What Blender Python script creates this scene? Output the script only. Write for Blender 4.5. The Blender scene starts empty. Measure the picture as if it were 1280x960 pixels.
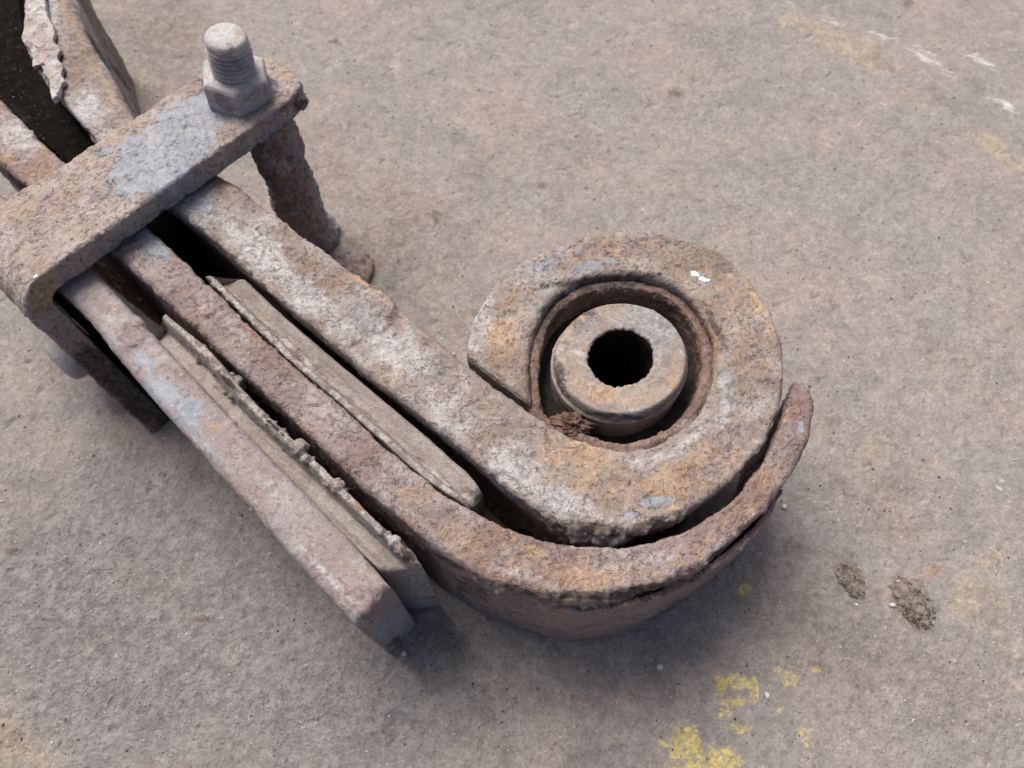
import bpy, math, random
import numpy as np
from mathutils import Vector

MM = 0.001
random.seed(7)
rng = np.random.default_rng(11)
scn = bpy.context.scene
col = scn.collection

# ------------------------------------------------------------------ camera, sky, sun, exposure
H = 0.062                                # the spring lies on its side: leaf width is its height
F = 960.0                                # focal length in pixels of the 1280 px wide photograph
TILT = math.radians(26.0)
CAMZ = H + 0.190
cam_d = bpy.data.cameras.new('camera')
cam = bpy.data.objects.new('camera', cam_d)
col.objects.link(cam)
cam_d.sensor_width = 36.0
cam_d.lens = 36.0 * F / 1280.0
cam_d.clip_start = 0.005
cam_d.clip_end = 100.0
cam.location = (0, 0, CAMZ)
cam.rotation_euler = (TILT, 0, 0)
cam_d.dof.use_dof = True
cam_d.dof.focus_distance = 0.200
cam_d.dof.aperture_fstop = 22.0
scn.camera = cam

SUN_EL, SUN_AZ = math.radians(60), math.radians(-32)      # azimuth clockwise from +Y
world = bpy.data.worlds.new('World')
scn.world = world
world.use_nodes = True
wn = world.node_tree
bgn = wn.nodes['Background']
sky = wn.nodes.new('ShaderNodeTexSky')
sky.sky_type = 'NISHITA'
sky.sun_disc = False
sky.sun_elevation = SUN_EL
sky.sun_rotation = SUN_AZ
sky.air_density = 0.4
sky.dust_density = 4.0
sky.ozone_density = 0.3
wn.links.new(sky.outputs[0], bgn.inputs[0])
bgn.inputs[1].default_value = 0.085

sd = bpy.data.lights.new('sun', 'SUN')
sd.energy = 1.5
sd.angle = math.radians(32)
sd.color = (1.0, 0.96, 0.91)
sun = bpy.data.objects.new('sun', sd)
col.objects.link(sun)
to_sun = Vector((math.sin(SUN_AZ) * math.cos(SUN_EL), math.cos(SUN_AZ) * math.cos(SUN_EL), math.sin(SUN_EL)))
sun.rotation_euler = (-to_sun).to_track_quat('-Z', 'Y').to_euler()
sun.location = (0.3, 0.8, 1.2)

scn.view_settings.view_transform = 'Standard'
scn.view_settings.look = 'None'
scn.view_settings.exposure = 1.3
scn.view_settings.gamma = 1.0
scn.cycles.max_bounces = 6
scn.cycles.use_denoising = True
scn.cycles.denoising_prefilter = 'ACCURATE'

# ------------------------------------------------------------------ plan coordinates
cT, sT = math.cos(TILT), math.sin(TILT)

def U(px, py, z=H):
    """plan point at height z of a point measured on the photograph"""
    px = np.asarray(px, float); py = np.asarray(py, float)
    x = (px - 640.0) / F
    y = -(py - 480.0) / F
    dx, dy, dz = x, y * cT + sT, y * sT - cT
    t = (z - CAMZ) / dz
    return np.stack([dx * t, dy * t, np.full_like(dx * t, 1.0) * z], -1)

def P(v):
    """photograph position of a point of the place (used to look up measured wear, stains and painted shade)"""
    x = v[..., 0]
    y = v[..., 1] * cT + (v[..., 2] - CAMZ) * sT
    d = v[..., 1] * sT - (v[..., 2] - CAMZ) * cT
    return 640 + F * x / d, 480 - F * y / d

# ------------------------------------------------------------------ numpy noise
_perm = np.random.default_rng(3).permutation(256)
_perm = np.concatenate([_perm, _perm]).astype(np.int64)
_g = np.random.default_rng(5).normal(size=(256, 3))
_g /= np.linalg.norm(_g, axis=1)[:, None]
_g = _g.astype(np.float32)

def pn(p):
    pi = np.floor(p).astype(np.int64)
    f = (p - pi).astype(np.float32)
    u = f * f * f * (f * (f * 6 - 15) + 10)
    x0, y0, z0 = pi[..., 0] & 255, pi[..., 1] & 255, pi[..., 2] & 255
    x1, y1, z1 = (x0 + 1) & 255, (y0 + 1) & 255, (z0 + 1) & 255
    def gr(a, b, c, ox, oy, oz):
        h = _perm[_perm[_perm[a] + b] + c]
        g = _g[h]
        return g[..., 0] * (f[..., 0] - ox) + g[..., 1] * (f[..., 1] - oy) + g[..., 2] * (f[..., 2] - oz)
    def lp(a, b, t): return a + (b - a) * t
    a = lp(gr(x0, y0, z0, 0, 0, 0), gr(x1, y0, z0, 1, 0, 0), u[..., 0])
    b = lp(gr(x0, y1, z0, 0, 1, 0), gr(x1, y1, z0, 1, 1, 0), u[..., 0])
    c = lp(gr(x0, y0, z1, 0, 0, 1), gr(x1, y0, z1, 1, 0, 1), u[..., 0])
    d = lp(gr(x0, y1, z1, 0, 1, 1), gr(x1, y1, z1, 1, 1, 1), u[..., 0])
    return lp(lp(a, b, u[..., 1]), lp(c, d, u[..., 1]), u[..., 2]) * 1.5

def fbm(pmm, sc, octv=4, gain=0.5, off=0.0):
    """pmm in millimetres, sc in features per millimetre; about -1..1"""
    s = np.zeros(pmm.shape[:-1], np.float32)
    a = 1.0
    for k in range(octv):
        s += a * pn(pmm * sc + off + k * 17.3)
        sc *= 2.07; a *= gain
    return s

def sst(a, b, x):
    t = np.clip((x - a) / (b - a), 0, 1)
    return t * t * (3 - 2 * t)

def terrace(n, k):
    t = n * k
    f = np.floor(t)
    return (f + sst(0.0, 0.22, t - f)) / k

# ------------------------------------------------------------------ mesh helpers
def mesh_np(name, V, faces_q, mat=None, parent=None, attrs=None, ngons=(), smooth=True, origin=None):
    org = np.zeros(3) if origin is None else np.asarray(origin, float)
    me = bpy.data.meshes.new(name)
    V = np.asarray(V, np.float64).reshape(-1, 3) - org
    fq = np.asarray(faces_q, np.int32).reshape(-1, 4) if len(faces_q) else np.zeros((0, 4), np.int32)
    loops = [fq.ravel()]
    tot = [np.full(len(fq), 4, np.int32)]
    for g in ngons:
        loops.append(np.asarray(g, np.int32)); tot.append(np.array([len(g)], np.int32))
    loops = np.concatenate(loops); tot = np.concatenate(tot)
    start = np.concatenate([[0], np.cumsum(tot)[:-1]]).astype(np.int32)
    me.vertices.add(len(V)); me.vertices.foreach_set('co', V.astype(np.float32).ravel())
    me.loops.add(len(loops)); me.loops.foreach_set('vertex_index', loops)
    me.polygons.add(len(tot)); me.polygons.foreach_set('loop_start', start)
    me.polygons.foreach_set('use_smooth', np.full(len(tot), smooth))
    me.update(calc_edges=True); me.validate()
    for k, a in (attrs or {}).items():
        at = me.attributes.new(k, 'FLOAT', 'POINT')
        at.data.foreach_set('value', np.asarray(a, np.float32).ravel())
    ob = bpy.data.objects.new(name, me)
    if mat: me.materials.append(mat)
    col.objects.link(ob)
    if parent is not None: ob.parent = parent
    return ob

def grid_faces(n, m, wrap_m=False, wrap_n=False):
    i = np.arange(n if wrap_n else n - 1)[:, None]; j = np.arange(m if wrap_m else m - 1)[None, :]
    i2 = (i + 1) % n; j2 = (j + 1) % m
    return np.stack([i * m + j, i * m + j2, i2 * m + j2, i2 * m + j], -1).reshape(-1, 4)

def spline(pts, n, closed=False):
    """Catmull-Rom through control rows, evenly spaced along the mean path"""
    p = np.asarray(pts, float)
    k = len(p)
    if closed: q = np.concatenate([p[-1:], p, p[:2]])
    else: q = np.concatenate([2 * p[:1] - p[1:2], p, 2 * p[-1:] - p[-2:-1]])
    segs = k if closed else k - 1
    t = np.linspace(0, segs, segs * 60 + 1)
    i = np.minimum(t.astype(int), segs - 1); f = (t - i)[:, None]
    p0, p1, p2, p3 = q[i], q[i + 1], q[i + 2], q[i + 3]
    c = .5 * (2 * p1 + (p2 - p0) * f + (2 * p0 - 5 * p1 + 4 * p2 - p3) * f ** 2 + (3 * p1 - p0 - 3 * p2 + p3) * f ** 3)
    if n is None: return c
    d = c.reshape(len(c), -1, 3) if c.shape[1] % 3 == 0 else c[:, None, :]
    ds = np.linalg.norm(np.diff(d.mean(1), axis=0), axis=1)
    s = np.concatenate([[0], np.cumsum(ds)])
    ss = np.linspace(0, s[-1], n)
    return np.stack([np.interp(ss, s, c[:, j]) for j in range(c.shape[1])], 1)

def grid_normals(G, wrap_m=False):
    du = np.gradient(G, axis=0)
    if wrap_m: dv = (np.roll(G, -1, 1) - np.roll(G, 1, 1)) * .5
    else: dv = np.gradient(G, axis=1)
    n = np.cross(dv, du)
    return n / (np.linalg.norm(n, axis=-1, keepdims=True) + 1e-12)

def blob_mask(V, feats):
    """soft ellipses (cx, cy, rx, ry, angle, strength) summed up"""
    px, py = P(V)
    m = np.zeros(px.shape, np.float32)
    for (cx, cy, rx, ry, an, st) in feats:
        a = math.radians(an); ca, sa = math.cos(a), math.sin(a)
        dx, dy = px - cx, py - cy
        u = (dx * ca + dy * sa) / rx; v = (-dx * sa + dy * ca) / ry
        r = np.sqrt(u * u + v * v)
        m = np.maximum(m, st * (1 - sst(0.15, 1.6, r))) if st > 0 else np.minimum(m, m + st * (1 - sst(.55, 1.35, r)))
    return m

MASKS = ('paint', 'pale', 'orange', 'dark', 'plum', 'grey', 'white')

def rust_disp(V, seed, amp=1.0, flake=1.0):
    p = V * 1000.0
    o = seed * 31.7
    n1 = fbm(p, 0.05, 3, .5, o)
    n2 = fbm(p, 0.13, 4, .55, o + 5) * .5 + .5
    w = fbm(p, 0.35, 3, .5, o + 9)
    d = .38 * n1 + flake * .75 * terrace(n2 + .05 * w, 4.0) + .16 * w
    d += .10 * fbm(p, 1.1, 2, .6, o + 13)
    pit = fbm(p, 0.45, 2, .5, o + 21)
    d -= .5 * sst(.45, .95, pit)
    return (d - .35 * flake) * amp * MM

def finish(name, G, seed, mat, parent, amp, flake, feats, chips, caps, wrap_m=True, extra=None, label=None, flip=False, attr_fn=None):
    N = grid_normals(G, wrap_m)
    if flip: N = -N
    d = rust_disp(G, seed, amp, flake)
    px, py = P(G)
    wob = fbm(G * 1000, .18, 3, .6, seed + 40.)
    for (cx, cy, r, dep, soft) in chips:
        rr = np.hypot(px - cx, py - cy) / r + wob * .35
        d -= dep * MM * (1 - sst(1 - soft, 1 + soft * .3, rr))
    if extra is not None: d = d + extra
    G = G + N * d[..., None]
    n, m = G.shape[:2]
    f = grid_faces(n, m, wrap_m)
    if flip: f = f[:, ::-1]
    at = {k: blob_mask(G, feats.get(k, ())) for k in MASKS}
    V = G.reshape(-1, 3); at = {k: v.ravel() for k, v in at.items()}
    if caps and wrap_m:
        # end faces: rows across the bar from the left half of the section to the right half
        K = 22; hm = m // 2
        for st in (0, n - 1):
            ring = G[st]
            lft = ring[:hm]; rgt = ring[m - 1 - np.arange(hm)]
            tt = np.linspace(0, 1, K)[None, :, None]
            cap = lft[:, None] * (1 - tt) + rgt[:, None] * tt
            ax = G[st].mean(0) - G[1 if st == 0 else n - 2].mean(0); ax /= np.linalg.norm(ax)
            pc = cap * 1000
            edge = np.sin(np.pi * np.linspace(0, 1, K))[None, :] ** .3
            cap = cap + ax * ((.35 * fbm(pc, .2, 4, .6, seed) + .15) * edge * MM)[..., None]
            b0 = len(V)
            V = np.concatenate([V, cap.reshape(-1, 3)])
            cf = grid_faces(hm, K) + b0
            if st == 0: cf = cf[:, ::-1]
            f = np.concatenate([f, cf[:, ::-1]])
            for k in at: at[k] = np.concatenate([at[k], blob_mask(cap, feats.get(k, ())).ravel()])
    if attr_fn is not None: attr_fn(V, at)
    ob = mesh_np(name, V, f, mat, parent, at, (), True, ORG)
    if label: ob['label'] = label
    return ob

def sweep(name, A, B, NR, thick, rA, rB, seed, mat, parent, res=0.5, wres=.9, prof=None, ends=(0, 0), amp=1., flake=1.,
          feats={}, chips=(), extra=None, label=None, under=(0, 0)):
    """rounded bar: A and B are the two top edges, NR points out of the top face"""
    n = len(A)
    w = np.linalg.norm(B - A, axis=1); t = (B - A) / w[:, None]
    one = np.ones(n)
    rA = np.minimum(one * rA * MM, w * .48); rB = np.minimum(one * rB * MM, w * .48)
    thick = one * thick
    nw = max(4, int(thick.max() * 1000 / wres)); nt = max(6, int(w.max() * 1000 / res)); nc = 7
    th = np.linspace(0, math.pi / 2, nc + 1)[None, :]
    lw = np.linspace(1, 0, nw)[None, :]
    X = [np.zeros((n, nw)), (rA[:, None] * (1 - np.cos(th[:, 1:])))]
    Y = [rA[:, None] + lw * (thick - rA)[:, None], rA[:, None] * (1 - np.sin(th[:, 1:]))]
    tu = np.linspace(0, 1, nt + 2)[None, 1:-1]
    X.append(rA[:, None] + tu * (w - rA - rB)[:, None]); Y.append(np.zeros((n, nt)))
    X.append(w[:, None] - rB[:, None] * (1 - np.cos(th[:, ::-1]))); Y.append(rB[:, None] * (1 - np.sin(th[:, ::-1])))
    X.append(np.repeat(w[:, None], nw - 1, 1)); Y.append(rB[:, None] + lw[:, ::-1][:, 1:] * (thick - rB)[:, None])
    X = np.concatenate(X, 1); Y = np.concatenate(Y, 1)
    s = np.concatenate([[0], np.cumsum(np.linalg.norm(np.diff((A + B) / 2, axis=0), axis=1))])
    if prof is not None:
        add = prof(X / w[:, None], (s / s[-1])[:, None] + 0 * X) * MM
        Y = np.where(Y < thick[:, None] * .5, Y + add * np.clip(1 - Y / (thick[:, None] * .5), 0, 1), Y)
    for e, re in enumerate(ends):
        if re:
            re = re * MM
            d = s if e == 0 else s[-1] - s
            dd = np.clip(re - d, 0, re)
            off = re - np.sqrt(np.maximum(re ** 2 - dd ** 2, 0))
            Y = np.where(Y < thick[:, None] * .7, Y + off[:, None], Y)
    Y = np.minimum(Y, thick[:, None])
    dep = sst(.0, .55, Y / thick[:, None])
    X = X + dep * (under[0] * MM * (1 - X / w[:, None]) - under[1] * MM * X / w[:, None])
    G = A[:, None, :] + t[:, None, :] * X[..., None] - NR[:, None, :] * Y[..., None]
    ex = extra(G) if extra else None
    return finish(name, G, seed, mat, parent, amp, flake, feats, chips, True, True, ex, label)

def bar(name, pairs, ztop, seed, mat, parent, rA=2., rB=2., zbot=-.0006, res=.5, **kw):
    """a leaf standing on its long edge; pairs = ((left x, y), (right x, y)) measured along its top edges"""
    L = U([p[0] for p in pairs], [p[1] for p in pairs], ztop); R = U([p[2] for p in pairs], [p[3] for p in pairs], ztop)
    LR = np.concatenate([L, R], 1)
    c = spline(LR, None)
    ln = np.linalg.norm(np.diff((c[:, :3] + c[:, 3:]) / 2, axis=0), axis=1).sum()
    c = spline(LR, int(ln * 1000 / res))
    n = len(c)
    NR = np.tile([0., 0, 1], (n, 1))
    def arr(r):
        if np.isscalar(r): return r
        return np.interp(np.linspace(0, 1, n), [a for a, _ in r], [b for _, b in r])
    return sweep(name, c[:, :3], c[:, 3:], NR, ztop - zbot, arr(rA), arr(rB), seed, mat, parent, res=res, **kw)

def rings(name, curve, steps, seed, mat, parent, amp=.5, flake=.4, feats={}, chips=(), closed_profile=False, label=None, axis=None, extra=None, attr_fn=None):
    """turned part: curve = closed plan outline about its centre, steps = (scale, z)"""
    c = curve.mean(0)
    st = np.asarray(steps, float)
    G = np.empty((len(st), len(curve), 3))
    for i, (k, z) in enumerate(st):
        G[i] = c + (curve - c) * k
        G[i, :, 2] = z
        if axis is not None: G[i, :, :2] += np.asarray(axis)[:2] * z
    if closed_profile: G = np.concatenate([G, G[:1]], 0)
    ex = extra(G) if extra else None
    return finish(name, G, seed, mat, parent, amp, flake, feats, chips, False, True, ex, label, flip=True, attr_fn=attr_fn)

def densify(steps, res):
    out = []
    for (a, b) in zip(steps[:-1], steps[1:]):
        k = max(1, int(math.hypot((b[0] - a[0]) * res[0], (b[1] - a[1]) * 1000) / res[1]))
        for i in range(k): out.append((a[0] + (b[0] - a[0]) * i / k, a[1] + (b[1] - a[1]) * i / k))
    out.append(steps[-1])
    return out

def ellipse_ring(cx, cy, rx, ry, z, n):
    a = np.linspace(0, 2 * math.pi, n, endpoint=False)
    return U(cx + rx * np.cos(a), cy - ry * np.sin(a), z)

# ------------------------------------------------------------------ materials
class NT:
    def __init__(self, name):
        self.m = bpy.data.materials.new(name); self.m.use_nodes = True
        self.t = self.m.node_tree; self.b = self.t.nodes['Principled BSDF']
        tc = self.t.nodes.new('ShaderNodeTexCoord')
        mp = self.t.nodes.new('ShaderNodeVectorMath'); mp.operation = 'SCALE'; mp.inputs[3].default_value = 1000.0
        self.t.links.new(tc.outputs['Object'], mp.inputs[0]); self.co = mp.outputs[0]
    def link(self, a, b):
        if hasattr(a, 'is_output'): self.t.links.new(a, b)
        else: b.default_value = a if not (isinstance(a, tuple) and len(a) == 3 and b.type == 'RGBA') else (*a, 1)
    def noise(self, scale, det=4., rough=.55, off=0., dist=0., co=None, stretch=None):
        n = self.t.nodes.new('ShaderNodeTexNoise')
        n.inputs['Scale'].default_value = scale; n.inputs['Detail'].default_value = det
        n.inputs['Roughness'].default_value = rough; n.inputs['Distortion'].default_value = dist
        mp = self.t.nodes.new('ShaderNodeMapping'); mp.inputs['Location'].default_value = (off, off * .7, off * 1.3)
        src = co or self.co
        if stretch:
            mr = self.t.nodes.new('ShaderNodeMapping'); mr.inputs['Rotation'].default_value = (0, 0, math.radians(stretch[1]))
            self.t.links.new(src, mr.inputs[0]); src = mr.outputs[0]
            mp.inputs['Scale'].default_value = stretch[0]
        self.t.links.new(src, mp.inputs[0]); self.t.links.new(mp.outputs[0], n.inputs['Vector'])
        return n.outputs['Fac']
    def vor(self, scale, off=0., feat='F1', rnd=1.):
        n = self.t.nodes.new('ShaderNodeTexVoronoi'); n.feature = feat
        n.inputs['Scale'].default_value = scale; n.inputs['Randomness'].default_value = rnd
        mp = self.t.nodes.new('ShaderNodeMapping'); mp.inputs['Location'].default_value = (off, off, off)
        self.t.links.new(self.co, mp.inputs[0]); self.t.links.new(mp.outputs[0], n.inputs['Vector'])
        return n.outputs['Distance'], n.outputs.get('Color')
    def attr(self, name):
        n = self.t.nodes.new('ShaderNodeAttribute'); n.attribute_name = name
        return n.outputs['Fac']
    def ss(self, x, a, b, lo=0., hi=1.):
        n = self.t.nodes.new('ShaderNodeMapRange'); n.interpolation_type = 'SMOOTHSTEP'
        self.link(x, n.inputs[0])
        for i, v in zip((1, 2, 3, 4), (a, b, lo, hi)): n.inputs[i].default_value = v
        return n.outputs[0]
    def mth(self, op, a, b=0., c=None):
        n = self.t.nodes.new('ShaderNodeMath'); n.operation = op
        self.link(a, n.inputs[0]); self.link(b, n.inputs[1])
        if c is not None: self.link(c, n.inputs[2])
        return n.outputs[0]
    def mix(self, f, a, b, mode='MIX'):
        n = self.t.nodes.new('ShaderNodeMix'); n.data_type = 'RGBA'; n.blend_type = mode
        self.link(f, n.inputs[0]); self.link(a, n.inputs[6]); self.link(b, n.inputs[7])
        return n.outputs[2]
    def broken(self, attr, nz, k=1.1, a=.42, b=.58):
        """attribute mask with a ragged edge"""
        x = self.mth('MULTIPLY_ADD', self.mth('SUBTRACT', nz, .5), k, self.attr(attr))
        has = self.ss(self.attr(attr), .0, .12)
        return self.mth('MULTIPLY', self.ss(x, a, b), has)
    def scale_col(self, c, f):
        n = self.t.nodes.new('ShaderNodeVectorMath'); n.operation = 'SCALE'
        self.link(c, n.inputs[0]); self.link(f, n.inputs[3])
        return n.outputs[0]
    def bump(self, h, strength, dist, prev=None):
        n = self.t.nodes.new('ShaderNodeBump'); n.inputs['Strength'].default_value = strength
        n.inputs['Distance'].default_value = dist
        self.link(h, n.inputs['Height'])
        if prev: self.t.links.new(prev, n.inputs['Normal'])
        return n.outputs[0]
    def out(self, color, rough, normal=None, spec=.25, metal=0.):
        self.link(color, self.b.inputs['Base Color']); self.link(rough, self.b.inputs['Roughness'])
        self.link(metal, self.b.inputs['Metallic'])
        self.b.inputs['Specular IOR Level'].default_value = spec
        if normal: self.t.links.new(normal, self.b.inputs['Normal'])
        return self.m

def rust_material(name, base=(.272, .240, .214), brown=(.180, .128, .096), orange=(.325, .195, .095), plum=(.165, .122, .120), pale=(.385, .362, .342),
                  dust=.5, rusty=.5, off=0., value=1., fine=1., brushed=False):
    n = NT(name)
    big = n.noise(.045, 7, .62, off, .5)
    mid = n.noise(.15, 7, .68, off + 11, .6)
    sml = n.noise(.55, 6, .68, off + 23, .3)
    tiny = n.noise(2.2, 4, .68, off + 37)
    grain = n.ss(sml, .36, .64)
    c = n.mix(n.ss(big, .32, .68), base, brown)
    c = n.mix(n.ss(mid, .44, .66, 0, .7), c, plum)
    c = n.mix(n.ss(n.noise(.10, 8, .74, off + 51, .8), .52 - .1 * (rusty - .5), .74 - .1 * (rusty - .5), 0, .75), c, orange)
    du = n.ss(n.noise(.07, 8, .74, off + 71, .5), .48 - .16 * (dust - .5), .68 - .16 * (dust - .5), 0, .85)
    c = n.mix(n.mth('MULTIPLY', du, n.mth('MULTIPLY_ADD', grain, .65, .25)), c, pale)
    # layers of scale that broke away leave sharp edged darker and redder floors
    fl = n.noise(.21, 6, .62, off + 97, 1.2)
    c = n.mix(n.ss(fl, .605, .625, 0, .55), c, n.mix(grain, (.13, .085, .075), (.25, .165, .14)))
    c = n.mix(n.ss(fl, .375, .36, 0, .45), c, n.mix(grain, brown, pale))
    c = n.mix(n.ss(sml, .40, .28, 0, .75), c, (.115, .08, .068))
    # measured patches
    c = n.mix(n.mth('MULTIPLY', n.broken('plum', n.noise(.25, 7, .7, off + 3, .5), 1.6, .34, .66), .8), c, n.mix(grain, (.14, .10, .095), (.265, .20, .185)))
    c = n.mix(n.mth('MULTIPLY', n.broken('orange', n.noise(.17, 8, .76, off + 5, .7), 2.4, .30, 1.0), .72), c, n.mix(n.ss(mid, .35, .65), n.mix(grain, (.22, .12, .06), (.36, .21, .105)), n.mix(grain, (.34, .235, .135), (.46, .345, .215))))
    c = n.mix(n.mth('MULTIPLY', n.broken('pale', n.noise(.25, 9, .78, off + 7, .5), 2.4, .32, 1.0), .78), c, n.mix(n.ss(sml, .32, .60), (.285, .268, .255), (.455, .44, .428)))
    c = n.mix(n.mth('MULTIPLY', n.broken('dark', n.noise(.3, 8, .74, off + 9, .6), 1.9, .34, .68), .92), c, n.mix(grain, (.028, .022, .02), (.11, .08, .068)))
    c = n.mix(n.mth('MULTIPLY', n.broken('grey', n.noise(.2, 8, .76, off + 15, .5), 1.8, .25, .75), .85), c, n.mix(grain, (.165, .155, .148), (.30, .285, .273)))
    pm = n.broken('paint', n.noise(.17, 9, .74, off + 13, .4), 1.9, .38, .62)
    pcol = n.mix(n.ss(mid, .35, .65), (.17, .187, .216), (.245, .258, .278))
    pcol = n.mix(n.ss(sml, .54, .68, 0, .6), pcol, (.43, .395, .37))
    pcol = n.mix(n.ss(n.noise(.3, 7, .75, off + 33), .56, .70, 0, .6), pcol, orange)
    c = n.mix(n.mth('MULTIPLY', pm, .92), c, pcol)
    if brushed:
        br = n.noise(.5, 7, .74, off + 4, 0, None, ((.16, 1.6, 1), 28))
        c = n.mix(n.ss(br, .54, .72, 0, .6), c, (.44, .42, .40))  # bright brushed streaks, metal glints painted into the colour
        c = n.mix(n.ss(br, .44, .32, 0, .6), c, (.13, .10, .085))
    # grain of the crust
    sp = n.ss(tiny, .28, .72, .80, 1.18)
    c = n.scale_col(c, n.mth('MULTIPLY', n.mix(pm, sp, n.ss(tiny, .3, .7, .9, 1.08)), value))
    c = n.mix(n.mth('MULTIPLY', n.ss(n.noise(1.3, 3, .6, off + 81), .65, .72), .75), c, (.055, .04, .036))
    c = n.mix(n.mth('MULTIPLY', n.ss(n.noise(1.0, 4, .65, off + 91), .655, .73), .7), c, (.62, .585, .56))
    c = n.mix(n.broken('white', n.noise(.6, 5, .7, off + 18), 1.6, .45, .55), c, (.80, .80, .80))
    nsup = n.ss(pm, 0, 1, 1, .3)
    flk = n.mth('MULTIPLY', n.mth('SUBTRACT', n.ss(fl, .355, .375), n.ss(fl, .60, .62)), .45)
    crust = n.noise(.26, 5, .58, off + 29, .4)
    pits = n.ss(n.noise(.75, 3, .6, off + 43), .40, .30)
    hgt = n.mth('ADD', n.mth('ADD', n.mth('MULTIPLY', crust, .9), n.mth('MULTIPLY', sml, .38)), flk)
    hgt = n.mth('SUBTRACT', hgt, n.mth('MULTIPLY', pits, .30))
    hgt = n.mth('ADD', n.mth('MULTIPLY', n.mth('SUBTRACT', hgt, .85), nsup), n.mth('MULTIPLY', pm, .22))
    b2 = n.bump(hgt, 1.0 * fine, .0012)
    return n.out(c, n.ss(pm, 0, 1, .76, .55), b2, .34)

M_LEAF = rust_material('rusted_leaf_steel', dust=.62, rusty=.5)
M_WRAP = rust_material('rusted_wrapper_steel', base=(.262, .212, .197), brown=(.18, .12, .10), off=120., dust=.5, rusty=.62)
M_BOT = rust_material('rusted_bottom_leaf_steel', base=(.268, .243, .234), brown=(.22, .175, .155), plum=(.205, .162, .165), off=240., dust=.4, rusty=.4, fine=.6)
M_CLIP = rust_material('rusted_clip_steel', base=(.335, .278, .24), brown=(.25, .185, .148), plum=(.225, .175, .172), off=360., dust=.6, rusty=.5)
M_BOLT = rust_material('limed_bolt_steel', base=(.35, .335, .32), brown=(.29, .26, .235), plum=(.36, .345, .35), off=480., dust=.8, rusty=.25, fine=.35)
M_SLEEVE = rust_material('scaly_sleeve_steel', base=(.25, .21, .195), brown=(.23, .165, .135), plum=(.16, .115, .125), off=600., dust=.25, rusty=.5)
M_BUSH = rust_material('rusted_bush_steel', base=(.285, .245, .21), brown=(.235, .18, .135), orange=(.37, .25, .13), off=720., dust=.4, rusty=.5, fine=.5, brushed=True)
M_SHELL = rust_material('brown_shell_rust', base=(.18, .118, .092), brown=(.13, .08, .06), orange=(.27, .15, .09), plum=(.10, .065, .055), pale=(.33, .27, .23), off=840., dust=.3, rusty=.4)
M_SHADELEAF = rust_material('shaded_inner_leaf_steel', base=(.055, .05, .04), brown=(.045, .037, .028), orange=(.09, .06, .035), plum=(.035, .03, .026), pale=(.10, .09, .075), off=960., dust=.2, value=.14)  # near-black colour stands for deep shade in the gap
M_SHADELEAF.node_tree.nodes['Principled BSDF'].inputs['Specular IOR Level'].default_value = .03
M_FLAKE = rust_material('pale_scale_flake', base=(.42, .40, .385), brown=(.32, .27, .235), plum=(.27, .23, .22), orange=(.36, .26, .17), pale=(.56, .55, .54), off=77., dust=.8, rusty=.2)

def dusty_material():
    n = NT('dust_covered_plate')
    sm = n.noise(.5, 7, .74, 8, .3)
    c = n.mix(n.ss(n.noise(.06, 6, .6, 3), .35, .65), (.275, .235, .208), (.345, .306, .280))
    c = n.mix(n.ss(n.noise(.2, 8, .75, 9), .48, .72, 0, .75), c, (.20, .168, .14))
    c = n.mix(n.ss(n.noise(.15, 8, .75, 49), .54, .72, 0, .6), c, (.40, .37, .34))
    c = n.mix(n.ss(n.noise(.35, 7, .72, 58, 0, None, ((.2, 1.8, 1), 41)), .46, .66, 0, .6), c, (.17, .142, .12))
    lip = n.broken('pale', n.noise(.25, 8, .76, 5), 1.6, .3, .7)
    c = n.mix(lip, c, n.mix(n.ss(n.noise(.35, 7, .72, 31), .40, .62), (.24, .185, .16), (.48, .44, .41)))
    c = n.mix(n.mth('MULTIPLY', n.broken('orange', n.noise(.3, 7, .76, 15), 2., .3, .8), .7), c, (.36, .23, .13))
    c = n.mix(n.broken('dark', n.noise(.3, 8, .75, 19), 1.8, .35, .7), c, (.06, .045, .04))
    c = n.mix(n.mth('MULTIPLY', n.broken('grey', n.noise(.12, 8, .75, 29), 1.2, .3, .7), .9), c, n.mix(n.ss(n.noise(.4, 7, .7, 4, 0, None, ((1, 4, 1), 40)), .4, .6), (.19, .184, .178), (.32, .31, .30)))
    g = n.noise(2.2, 5, .74, 2)
    c = n.scale_col(c, n.mth('MULTIPLY', n.ss(g, .28, .72, .70, 1.28), n.ss(sm, .3, .7, .86, 1.12)))
    c = n.mix(n.ss(n.noise(1.3, 3, .6, 40), .66, .74, 0, .7), c, (.1, .08, .06))
    b = n.bump(n.mth('ADD', n.mth('MULTIPLY', g, .5), n.mth('MULTIPLY', sm, n.ss(lip, 0, 1, .8, 2.0))), .8, .0009)
    return n.out(c, .9, b, .15)
M_DUST = dusty_material()

def rubber_material():
    n = NT('perished_black_rubber')
    c = n.mix(n.ss(n.noise(.3, 5, .6), .4, .7), (.010, .009, .008), (.028, .023, .02))
    return n.out(c, .75, n.bump(n.noise(.8, 4), .5, .0006), .25)
M_RUB = rubber_material()

def bore_shade_material():
    n = NT('bore_shade_black')  # near-black stands in for the shade deep in the bore
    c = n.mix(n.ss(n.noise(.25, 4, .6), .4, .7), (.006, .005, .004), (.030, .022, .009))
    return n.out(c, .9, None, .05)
M_BORESHADE = bore_shade_material()

def lump_material():
    n = NT('brown_torn_rubber')
    c = n.mix(n.ss(n.noise(.5, 5, .6), .35, .65), (.045, .028, .02), (.17, .105, .08))
    return n.out(c, .85, n.bump(n.noise(1.5, 4), .7, .0005), .2)
M_LUMP = lump_material()

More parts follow.
